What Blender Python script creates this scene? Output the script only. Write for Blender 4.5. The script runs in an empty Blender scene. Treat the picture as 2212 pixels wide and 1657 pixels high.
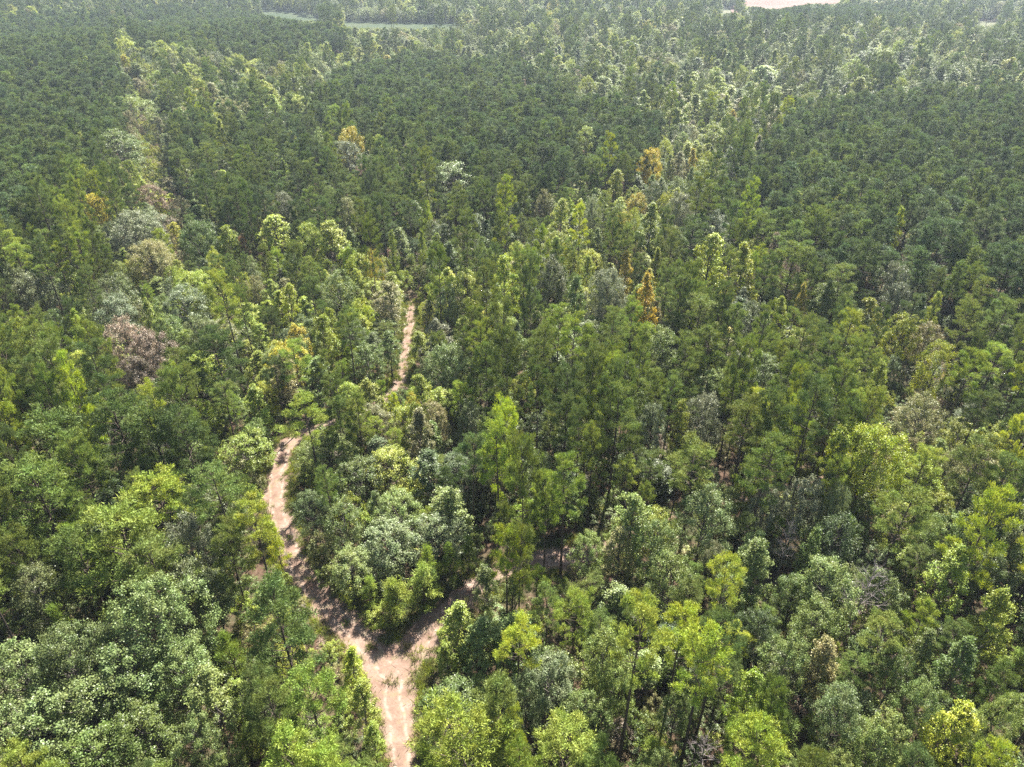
import bpy, math, random
import numpy as np
from math import radians, sin, cos, tan, atan2, pi, sqrt

# ------------------------------------------------------------------ camera, sky, sun, exposure
C = bpy.context.scene
H_CAM, PITCH, F = 72.0, 32.5, 710.0            # drone height (m), degrees down, focal length in px of a 1024 wide frame
cd = bpy.data.cameras.new('camera'); cam = bpy.data.objects.new('camera', cd); C.collection.objects.link(cam)
cam.location = (0, 0, H_CAM); cam.rotation_euler = (radians(90 - PITCH), 0, 0)
cd.sensor_width = 36; cd.lens = 36 * F / 1024; cd.clip_start = .5; cd.clip_end = 6000
C.camera = cam
SUN_EL, SUN_AZ = 50.0, 20.0                    # azimuth: degrees to the right of the view direction
w = bpy.data.worlds.new('World'); C.world = w; w.use_nodes = True
nt = w.node_tree; nt.nodes.clear()
sky = nt.nodes.new('ShaderNodeTexSky'); sky.sky_type = 'NISHITA'; sky.sun_disc = False
sky.sun_elevation = radians(SUN_EL); sky.sun_rotation = radians(SUN_AZ); sky.air_density = 1.2; sky.dust_density = 1.5
bg = nt.nodes.new('ShaderNodeBackground'); bg.inputs[1].default_value = .05
wo = nt.nodes.new('ShaderNodeOutputWorld'); nt.links.new(sky.outputs[0], bg.inputs[0]); nt.links.new(bg.outputs[0], wo.inputs[0])
sl = bpy.data.lights.new('sun', 'SUN'); sl.energy = 5.0; sl.angle = radians(.5); sl.color = (1, .965, .9)
so = bpy.data.objects.new('sun', sl); C.collection.objects.link(so); so.location = (60, 150, 200)
so.rotation_euler = (radians(90 - SUN_EL), 0, radians(180 - SUN_AZ))
C.view_settings.view_transform = 'Standard'; C.view_settings.look = 'None'; C.view_settings.gamma = 1
C.view_settings.exposure = 2.1
C.cycles.max_bounces = 6; C.cycles.diffuse_bounces = 1; C.cycles.transmission_bounces = 3; C.cycles.glossy_bounces = 2
C.cycles.volume_bounces = 0; C.cycles.transparent_max_bounces = 4
C.cycles.use_denoising = False

rnd = random.Random(11); rng = np.random.default_rng(7)
SP, CP = sin(radians(PITCH)), cos(radians(PITCH))
K = 1024 / 2212.0                              # my measurements of the photograph are in a 2212 px wide copy

def proj(x, y, z):                              # metres -> px of the 1024 frame, and depth
    d = y * CP - (z - H_CAM) * SP
    up = y * SP + (z - H_CAM) * CP
    return 512 + F * x / d, 383.5 - F * up / d, d
def at(u, v, z=0.0):                            # px of the 1024 frame -> point at height z
    a, b = (u - 512) / F, (383.5 - v) / F
    dy, dz = CP + b * SP, -SP + b * CP
    t = (z - H_CAM) / dz
    return a * t, dy * t
def hills(x, y):
    k = np.clip((np.asarray(y, float) - 210) / 200, 0, 1); k = k * k * (3 - 2 * k)
    return k * (3.2 * np.sin(x / 95 + 1.3) * np.cos(y / 120) + 2.4 * np.sin(x / 53 - y / 71) - 1.0)

# ------------------------------------------------------------------ materials
def mat(name):
    m = bpy.data.materials.new(name); m.use_nodes = True; n = m.node_tree; n.nodes.clear()
    return m, n, n.nodes.new, n.links.new
def foliage(name, src, rough, transl, vary, spec=.5):
    m, n, N, L = mat(name)
    if src == 'object':
        ci = N('ShaderNodeObjectInfo'); col = ci.outputs['Color']
    else:
        a = N('ShaderNodeAttribute'); a.attribute_type = 'INSTANCER'; a.attribute_name = 'tint'; col = a.outputs['Color']
    geo = N('ShaderNodeNewGeometry'); tc = N('ShaderNodeTexCoord')
    noi = N('ShaderNodeTexNoise'); noi.inputs['Scale'].default_value = .55; noi.inputs['Detail'].default_value = 2
    L(tc.outputs['Object'], noi.inputs['Vector'])
    r1 = N('ShaderNodeMapRange'); r1.inputs['To Min'].default_value = 1 - vary; r1.inputs['To Max'].default_value = 1 + vary
    L(geo.outputs['Random Per Island'], r1.inputs['Value'])
    r2 = N('ShaderNodeMapRange'); r2.inputs['From Min'].default_value = .3; r2.inputs['From Max'].default_value = .7
    r2.inputs['To Min'].default_value = .478; r2.inputs['To Max'].default_value = .516
    L(noi.outputs['Fac'], r2.inputs['Value'])
    hs = N('ShaderNodeHueSaturation'); L(col, hs.inputs['Color']); L(r1.outputs[0], hs.inputs['Value']); L(r2.outputs[0], hs.inputs['Hue'])
    p = N('ShaderNodeBsdfPrincipled'); L(hs.outputs[0], p.inputs['Base Color']); p.inputs['Roughness'].default_value = rough
    p.inputs['Specular IOR Level'].default_value = spec
    tr = N('ShaderNodeBsdfTranslucent')
    hs2 = N('ShaderNodeHueSaturation'); hs2.inputs['Hue'].default_value = .485; hs2.inputs['Saturation'].default_value = 1.15
    hs2.inputs['Value'].default_value = 1.35; L(hs.outputs[0], hs2.inputs['Color']); L(hs2.outputs[0], tr.inputs['Color'])
    mx = N('ShaderNodeMixShader'); mx.inputs[0].default_value = transl
    L(p.outputs[0], mx.inputs[1]); L(tr.outputs[0], mx.inputs[2])
    o = N('ShaderNodeOutputMaterial'); L(mx.outputs[0], o.inputs[0])
    return m
M = {}
for s in ('object', 'stuff'):
    M['needles', s] = foliage('pine_needles_' + s, s, .55, .24, .45, .16)
    M['leaves', s] = foliage('broad_leaves_' + s, s, .45, .22, .4, .33)
def bark(name, c1, c2):
    m, n, N, L = mat(name)
    tc = N('ShaderNodeTexCoord'); mp = N('ShaderNodeMapping'); mp.inputs['Scale'].default_value = (6, 6, 1.2)
    noi = N('ShaderNodeTexNoise'); noi.inputs['Scale'].default_value = 1.5; noi.inputs['Detail'].default_value = 4
    L(tc.outputs['Object'], mp.inputs[0]); L(mp.outputs[0], noi.inputs['Vector'])
    cr = N('ShaderNodeValToRGB'); cr.color_ramp.elements[0].position = .35; cr.color_ramp.elements[1].position = .65
    cr.color_ramp.elements[0].color = (*c1, 1); cr.color_ramp.elements[1].color = (*c2, 1)
    L(noi.outputs['Fac'], cr.inputs[0])
    p = N('ShaderNodeBsdfPrincipled'); p.inputs['Roughness'].default_value = .9; L(cr.outputs[0], p.inputs['Base Color'])
    o = N('ShaderNodeOutputMaterial'); L(p.outputs[0], o.inputs[0]); return m
M['pine_bark'] = bark('pine_bark', (.035, .024, .018), (.10, .07, .052))
M['oak_bark'] = bark('oak_bark', (.05, .043, .036), (.14, .12, .10))
M['dead_bark'] = bark('dead_bark', (.16, .13, .125), (.32, .27, .26))

def soil(name, a, b, c, sc=.35, attr=None):
    m, n, N, L = mat(name)
    tc = N('ShaderNodeTexCoord')
    n1 = N('ShaderNodeTexNoise'); n1.inputs['Scale'].default_value = sc; n1.inputs['Detail'].default_value = 5; L(tc.outputs['Object'], n1.inputs['Vector'])
    n2 = N('ShaderNodeTexNoise'); n2.inputs['Scale'].default_value = sc * 9; n2.inputs['Detail'].default_value = 6; n2.inputs['Roughness'].default_value = .7
    L(tc.outputs['Object'], n2.inputs['Vector'])
    c1 = N('ShaderNodeValToRGB'); c1.color_ramp.elements[0].position = .38; c1.color_ramp.elements[1].position = .62
    c1.color_ramp.elements[0].color = (*a, 1); c1.color_ramp.elements[1].color = (*b, 1); L(n1.outputs['Fac'], c1.inputs[0])
    c2 = N('ShaderNodeValToRGB'); c2.color_ramp.elements[0].position = .5; c2.color_ramp.elements[1].position = .68
    L(n2.outputs['Fac'], c2.inputs[0])
    mx = N('ShaderNodeMix'); mx.data_type = 'RGBA'; L(c2.outputs[0], mx.inputs[0]); L(c1.outputs[0], mx.inputs[6]); mx.inputs[7].default_value = (*c, 1)
    bp = N('ShaderNodeBump'); bp.inputs['Strength'].default_value = .7; bp.inputs['Distance'].default_value = .12; L(n2.outputs['Fac'], bp.inputs['Height'])
    p = N('ShaderNodeBsdfPrincipled'); p.inputs['Roughness'].default_value = .95; p.inputs['Specular IOR Level'].default_value = .15
    L(mx.outputs[2], p.inputs['Base Color']); L(bp.outputs[0], p.inputs['Normal'])
    o = N('ShaderNodeOutputMaterial'); L(p.outputs[0], o.inputs[0]); return m
M['ground'] = soil('forest_floor', (.075, .045, .03), (.05, .05, .022), (.12, .085, .055), .2)
M['dirt'] = soil('red_dirt', (.27, .165, .125), (.34, .235, .18), (.42, .32, .25), .3)
M['bare'] = soil('bare_clay', (.145, .083, .064), (.165, .11, .09), (.12, .055, .038), .02)
M['pale'] = soil('dry_grass', (.10, .10, .055), (.07, .085, .035), (.14, .13, .09), .05)
M['field'] = soil('green_field', (.030, .048, .018), (.045, .058, .022), (.025, .04, .016), .03)
def plain(name, col, rough=.7):
    m, n, N, L = mat(name)
    tc = N('ShaderNodeTexCoord'); noi = N('ShaderNodeTexNoise'); noi.inputs['Scale'].default_value = 1.2; L(tc.outputs['Object'], noi.inputs['Vector'])
    hs = N('ShaderNodeHueSaturation'); hs.inputs['Color'].default_value = (*col, 1)
    r = N('ShaderNodeMapRange'); r.inputs['To Min'].default_value = .8; r.inputs['To Max'].default_value = 1.15; L(noi.outputs['Fac'], r.inputs['Value']); L(r.outputs[0], hs.inputs['Value'])
    p = N('ShaderNodeBsdfPrincipled'); p.inputs['Roughness'].default_value = rough; L(hs.outputs[0], p.inputs['Base Color'])
    o = N('ShaderNodeOutputMaterial'); L(p.outputs[0], o.inputs[0]); return m
M['white_roof'] = plain('white_sheet_roof', (.75, .75, .74), .4); M['grey_roof'] = plain('grey_roof', (.2, .2, .21)); M['wall'] = plain('pale_siding', (.45, .42, .38)); M['glass'] = plain('dark_window', (.05, .06, .07), .2)

# ------------------------------------------------------------------ mesh helpers
def mesh(name, V, P, mats, mi=None, smooth=None):
    """V (n,3); P list of (m,k) face index arrays"""
    me = bpy.data.meshes.new(name)
    V = np.asarray(V, np.float32); me.vertices.add(len(V)); me.vertices.foreach_set('co', V.ravel())
    P = [np.asarray(p, np.int32) for p in P if len(p)]
    idx = np.concatenate([p.ravel() for p in P]); tot = np.concatenate([np.full(len(p), p.shape[1], np.int32) for p in P])
    me.loops.add(len(idx)); me.loops.foreach_set('vertex_index', idx)
    me.polygons.add(len(tot)); me.polygons.foreach_set('loop_start', np.concatenate([[0], np.cumsum(tot)[:-1]]).astype(np.int32))
    for m in mats: me.materials.append(m)
    if mi is not None: me.polygons.foreach_set('material_index', np.concatenate(mi).astype(np.int32))
    me.update(calc_edges=True)
    return me
def unit(a): return a / np.maximum(np.linalg.norm(a, axis=-1, keepdims=True), 1e-6)
class Wood:
    def __init__(s): s.V = []; s.P = []; s.n = 0
    def tube(s, pts, rad, k=5):
        pts = np.asarray(pts, float); m = len(pts)
        t = unit(np.gradient(pts, axis=0)); ref = np.array([.31, .95, .1]) if abs(t[0][2]) > .8 else np.array([0, 0, 1.])
        a = unit(np.cross(t, ref)); b = np.cross(t, a); th = np.arange(k) * 2 * pi / k
        r = np.asarray(rad, float)[:, None, None]
        ring = pts[:, None, :] + r * (np.cos(th)[None, :, None] * a[:, None, :] + np.sin(th)[None, :, None] * b[:, None, :])
        s.V.append(ring.reshape(-1, 3))
        i = np.arange(m - 1)[:, None] * k; j = np.arange(k)[None, :]; j2 = (j + 1) % k
        q = np.stack([i + j, i + j2, i + k + j2, i + k + j], -1).reshape(-1, 4) + s.n
        s.P.append(q); s.n += m * k
    def get(s): return np.concatenate(s.V), np.concatenate(s.P)
def blades(c, d, length, width):                # thin needle sprays: one triangle each
    n = len(c); side = unit(np.cross(d, unit(rng.normal(size=(n, 3)))))
    L = (length * rng.uniform(.7, 1.2, n))[:, None]; W = (width * rng.uniform(.7, 1.3, n))[:, None]
    V = np.stack([c - side * W * .5, c + side * W * .5, c + d * L], 1).reshape(-1, 3)
    return V, np.arange(n * 3).reshape(-1, 3)
def leaves(c, nrm, size):                       # leaf sprigs: one kite each
    n = len(c); a = unit(np.cross(nrm, unit(rng.normal(size=(n, 3))))); b = np.cross(nrm, a)
    S = (size * rng.uniform(.6, 1.35, n))[:, None]
    V = np.stack([c - a * S * .5, c + b * S * .36 + nrm * S * .08, c + a * S * .6, c - b * S * .36 + nrm * S * .08], 1).reshape(-1, 3)
    return V, np.arange(n * 4).reshape(-1, 4)

def gen_pine(H, cb, R, nb, nt_, seed, style='old', bl=.3, bw=.075, twig=True):
    """trunk + whorled limbs carrying tufts of needles"""
    global rng; rng = np.random.default_rng(seed)
    wd = Wood(); lean = rng.normal(0, .018 * H, 2); bow = rng.normal(0, .012 * H, 2)
    def axis(t): return np.array([lean[0] * t + bow[0] * sin(pi * t), lean[1] * t + bow[1] * sin(pi * t), H * t])
    ts = np.linspace(0, .97, 9); r0 = .0105 * H + .02
    wd.tube([axis(t) for t in ts], [r0 * (1.25 if t == 0 else 1) * (1 - .85 * t) for t in ts], 7)
    tc, td, ts_ = [], [], []
    az = rng.uniform(0, 6.28)
    for i in range(nb):
        t = (i + rng.uniform(.1, .9)) / nb
        z = cb + (.95 - cb) * t
        az += 2.4 + rng.normal(0, .45)
        if style == 'old': prof = sqrt(max(.05, 1 - ((t - .36) / .7) ** 2))
        elif style == 'mid': prof = sqrt(max(.04, 1 - ((t - .26) / .78) ** 2))
        elif style == 'cone': prof = (1 - t) ** .75 * min(1, .75 + t * 2) + .08
        else: prof = (1 - t) ** .65 * min(1, .6 + t * 2.2)
        Lb = R * (prof * rng.uniform(.62, 1.1) + .05)
        el = radians((2 if style != 'young' else 30) + 48 * t + rng.normal(0, 10))
        p0 = axis(z); d = np.array([cos(az) * cos(el), sin(az) * cos(el), sin(el)])
        s = np.linspace(0, 1, 5)[:, None]; bend = np.array([0, 0, 1.]) * (s ** 2) * Lb * rng.uniform(.05, .3)
        sw = np.cross(d, [0, 0, 1]) * (s ** 1.5) * Lb * rng.normal(0, .12)
        pts = p0 + d * s * Lb + bend + sw
        if twig: wd.tube(pts, np.linspace(.012 * H ** .5 * (1.15 - .6 * t) + .01, .012, 5), 4)
        k = max(2, int(nt_ * (Lb / R) + rng.uniform(0, 1)))
        pr = R * (.19 if style in ('old', 'mid') else .13)
        for q in range(k):
            if q < k * .8:                      # a pad of tufts round the branch end
                pt = pts[4] - (pts[4] - pts[3]) * rng.uniform(0, 1); off = unit(rng.normal(size=3)) * rng.uniform(.3, 1) * pr * np.array([1.2, 1.2, .55])
            else:
                u = rng.uniform(.4, .85); j = u * 4; a = int(min(3, j)); pt = pts[a] + (pts[a + 1] - pts[a]) * (j - a)
                off = rng.normal(0, 1, 3) * np.array([1, 1, .5]) * Lb * .1
            tc.append(pt + off + [0, 0, .12]); td.append(unit(d * .6 + off / pr * .7 + [0, 0, .6])); ts_.append(1)
    for q in range(3): tc.append(axis(.985) + rng.normal(0, .12 * R, 3) * [1, 1, .8]); td.append(np.array([0, 0, 1.]))
    tc = np.array(tc); td = np.array(td); n = len(tc)
    per = int(gen_pine.per)
    c = np.repeat(tc, per, 0); dd = np.repeat(td, per, 0)
    sp = gen_pine.spread
    dirs = unit(dd * .75 + rng.normal(size=c.shape) * .75 + [0, 0, .25])
    c = c + rng.normal(size=c.shape) * sp * [1, 1, .62]
    V, P = blades(c, dirs, bl, bw)
    return wd.get(), (V, P)
gen_pine.per = 26; gen_pine.spread = .30

def gen_broad(H, cb, R, seed, style='round', lobes=46, sprays=9, per=11, size=.27, vine=.0):
    global rng; rng = np.random.default_rng(seed)
    wd = Wood(); lean = rng.normal(0, .03 * H, 2)
    zb = cb * H; hc = H - zb
    ax = lambda t: np.array([lean[0] * t, lean[1] * t, H * t])
    ts = np.linspace(0, .82, 7); r0 = .011 * H + .03
    wd.tube([ax(t) + np.r_[rng.normal(0, .012 * H, 2), 0] * (t > 0) for t in ts], [r0 * (1.3 if t == 0 else 1) * (1 - .95 * t) for t in ts], 7)
    lc, lr = [], []
    ph = rng.uniform(0, 6.28, 3)
    for i in range(lobes):
        t = (i + .5) / lobes; t = t ** .85
        z = zb + hc * (.04 + .93 * t); az = i * 2.39996 + rng.normal(0, .3)
        if style == 'round': prof = sqrt(max(0, 1 - (2 * t - .85) ** 2 / 1.35)) if t < .99 else .1
        elif style == 'cone': prof = (1 - t) ** .75 * min(1, .55 + 3 * t)
        else: prof = (1 - t) ** .5 * min(1, .6 + 2 * t)            # oval
        lump = 1 + .16 * sin(2 * az + ph[0]) + .13 * sin(3 * az + ph[1] + 4 * t) + rng.normal(0, .07)
        rr = R * prof * lump * (rng.uniform(.72, .95) if rng.random() < .78 else rng.uniform(.25, .6))
        p = ax(z / H) * [1, 1, 0] + [cos(az) * rr, sin(az) * rr, z + rng.normal(0, .03 * hc)]
        lc.append(p); lr.append(min(R, 4.6) * rng.uniform(.2, .33) * (1 if t < .85 else .75))
        zs = max(zb * .75, z - rr * .8 - .06 * H); s0 = ax(min(.8, zs / H))
        if rng.random() < .55:
            mid = (s0 + p) / 2 + rng.normal(0, .04 * R, 3); wd.tube([s0, mid, p], [.03 + .004 * H, .03 + .0016 * H, .015], 4)
    lc = np.array(lc); lr = np.array(lr)
    n = len(lc) * sprays
    C0 = np.repeat(lc, sprays, 0); Rr = np.repeat(lr, sprays)[:, None]
    ctr = np.array([lean[0] * .6, lean[1] * .6, zb + hc * .42])
    out = unit(C0 - ctr)
    d = unit(rng.normal(size=(n, 3)) + out * .75 + [0, 0, .35])
    tip = C0 + d * Rr * rng.uniform(.55, 1.12, (n, 1))
    # leaves along each little shoot
    S = np.repeat(tip, per, 0); D = np.repeat(d, per, 0)
    c = S - D * rng.uniform(0, 1, (len(S), 1)) * .45 * np.repeat(Rr, per, 0) + rng.normal(size=S.shape) * .2 * min(1.1, max(.6, R / 4))
    nr = unit(D * .55 + rng.normal(size=S.shape) * .6 + [0, 0, .55])
    V, P = leaves(c, nr, size)
    return wd.get(), (V, P)

def gen_dead(H, seed, R=3.0):
    global rng; rng = np.random.default_rng(seed)
    wd = Wood(); ax = lambda t: np.array([.03 * H * t, -.02 * H * t, H * t]); ts = np.linspace(0, 1, 8)
    wd.tube([ax(t) for t in ts], [.012 * H * (1 - .93 * t) + .01 for t in ts], 6)
    tw = Wood()
    def grow(p, d, L, r, lev):
        s = np.linspace(0, 1, 4)[:, None]; e = unit(d + rng.normal(0, .22, 3) + [0, 0, .2]); pts = p + d * s * L * .5 + e * s ** 1.4 * L * .5
        tw.tube(pts, np.linspace(r, r * .45, 4), 4 if lev < 2 else 3)
        if lev < 3:
            for q in range(5 if lev < 2 else 4):
                a = rng.uniform(.25, 1); j = a * 3; i = int(min(2, j)); pt = pts[i] + (pts[i + 1] - pts[i]) * (j - i)
                grow(pt, unit(e + rng.normal(0, .55, 3) + [0, 0, .15]), L * rng.uniform(.35, .6), r * .5, lev + 1)
    az = 0
    for i in range(22):
        t = .42 + .56 * i / 22; az += 2.4; el = radians(20 + 45 * (i / 22)); L = R * (1.05 - .6 * i / 22) * rng.uniform(.7, 1.1)
        grow(ax(t), np.array([cos(az) * cos(el), sin(az) * cos(el), sin(el)]), L, .045, 1)
    return wd.get(), tw.get()

# prototypes: name -> list of (trunk mesh pieces, crown mesh pieces, H, R)
PROTO = {}
def proto(kind, wood, crown, H, R, bark_m, leaf):
    PROTO.setdefault(kind, []).append(dict(wood=wood, crown=crown, H=H, R=R, bark=bark_m, leaf=leaf))
for i, (H, cb, R, nb) in enumerate([(22, .52, 3.6, 30), (22, .6, 3.3, 25), (22, .48, 3.9, 34), (22, .64, 3.1, 22), (22, .54, 3.4, 28), (22, .58, 4.0, 28)]):
    gen_pine.per = 30; gen_pine.spread = .19
    proto('tall pine', *gen_pine(H, cb, R, nb, 19, 100 + i), H, R, 'pine_bark', 'needles')
for i, (H, cb, R, nb) in enumerate([(15, .3, 3.3, 38), (15, .25, 3.0, 36), (15, .35, 3.6, 38), (15, .28, 2.8, 34), (15, .33, 3.4, 34)]):
    gen_pine.per = 30; gen_pine.spread = .18
    proto('full pine', *gen_pine(H, cb, R, nb, 18, 120 + i, 'mid'), H, R, 'pine_bark', 'needles')
for i, (H, cb, R, nb) in enumerate([(6, .06, 1.7, 34), (6, .05, 1.5, 30), (6, .08, 1.9, 34)]):
    gen_pine.per = 26; gen_pine.spread = .17
    proto('young pine', *gen_pine(H, cb, R, nb, 6, 140 + i, 'young', .34, .045), H, R, 'pine_bark', 'needles')
for i, (H, cb, R, nb) in enumerate([(15, .5, 2.0, 26), (15, .46, 1.8, 24), (15, .54, 2.1, 24), (15, .44, 1.9, 28), (15, .5, 2.2, 24)]):
    gen_pine.per = 20; gen_pine.spread = .24
    proto('slim pine', *gen_pine(H, cb, R, nb, 8, 160 + i, 'old', .45, .12), H, R, 'pine_bark', 'needles')
for i in range(6):
    proto('round broadleaf', *gen_broad(14, .2 + .03 * (i % 3), 4.2, 200 + i, 'round', 60, 11, 20, .19), 14, 4.2, 'oak_bark', 'leaves')
for i in range(3):
    proto('great broadleaf', *gen_broad(14, .12, 6.0, 210 + i, 'round', 150, 11, 20, .19), 14, 6.0, 'oak_bark', 'leaves')
for i in range(4):
    proto('oval broadleaf', *gen_broad(15, .2, 3.2, 220 + i, 'oval', 56, 10, 19, .19), 15, 3.2, 'oak_bark', 'leaves')
for i in range(4):
    proto('pointed broadleaf', *gen_broad(15, .14, 2.9, 240 + i, 'cone', 58, 10, 19, .19), 15, 2.9, 'oak_bark', 'leaves')
for i in range(5):
    proto('bush', *gen_broad(3.6, .04, 2.0, 260 + i, 'round', 28, 8, 14, .14), 3.6, 2.0, 'oak_bark', 'leaves')
for i in range(4):
    H_ = 15; d = gen_dead(H_, 280 + i, 3.0); proto('bare tree', *d, H_, 3.0, 'dead_bark', 'dead')

# ------------------------------------------------------------------ colours (albedo)
T = {
 'pine deep':   ((.125, .175, .052), 'dark green'), 'pine': ((.175, .232, .058), 'mid green'), 'pine lit': ((.265, .345, .068), 'bright green'),  # needle green differs from pine to pine, dark to bright
 'pine yg':     ((.36, .43, .07), 'yellow-green'), 'pine dark': ((.105, .15, .058), 'blackish green'),
 'green': ((.165, .225, .055), 'mid green'), 'deep': ((.105, .15, .05), 'dark green'), 'grey': ((.19, .24, .095), 'grey-green'), 'light': ((.235, .305, .085), 'light green'),
 'silver': ((.235, .265, .14), 'silvery green'), 'yg': ((.35, .42, .07), 'yellow-green'), 'lime': ((.34, .44, .05), 'lime green'),
 'leafy': ((.185, .245, .08), 'soft green'),
 'yellow': ((.54, .49, .06), 'golden yellow'), 'orange': ((.50, .42, .08), 'orange-yellow'), 'rust': ((.40, .25, .11), 'rust orange'), 'brown': ((.32, .25, .17), 'brown-leaved'),
 'tan': ((.31, .305, .12), 'tan-green'), 'dead': ((1, 1, 1), 'leafless grey'),
}

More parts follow.
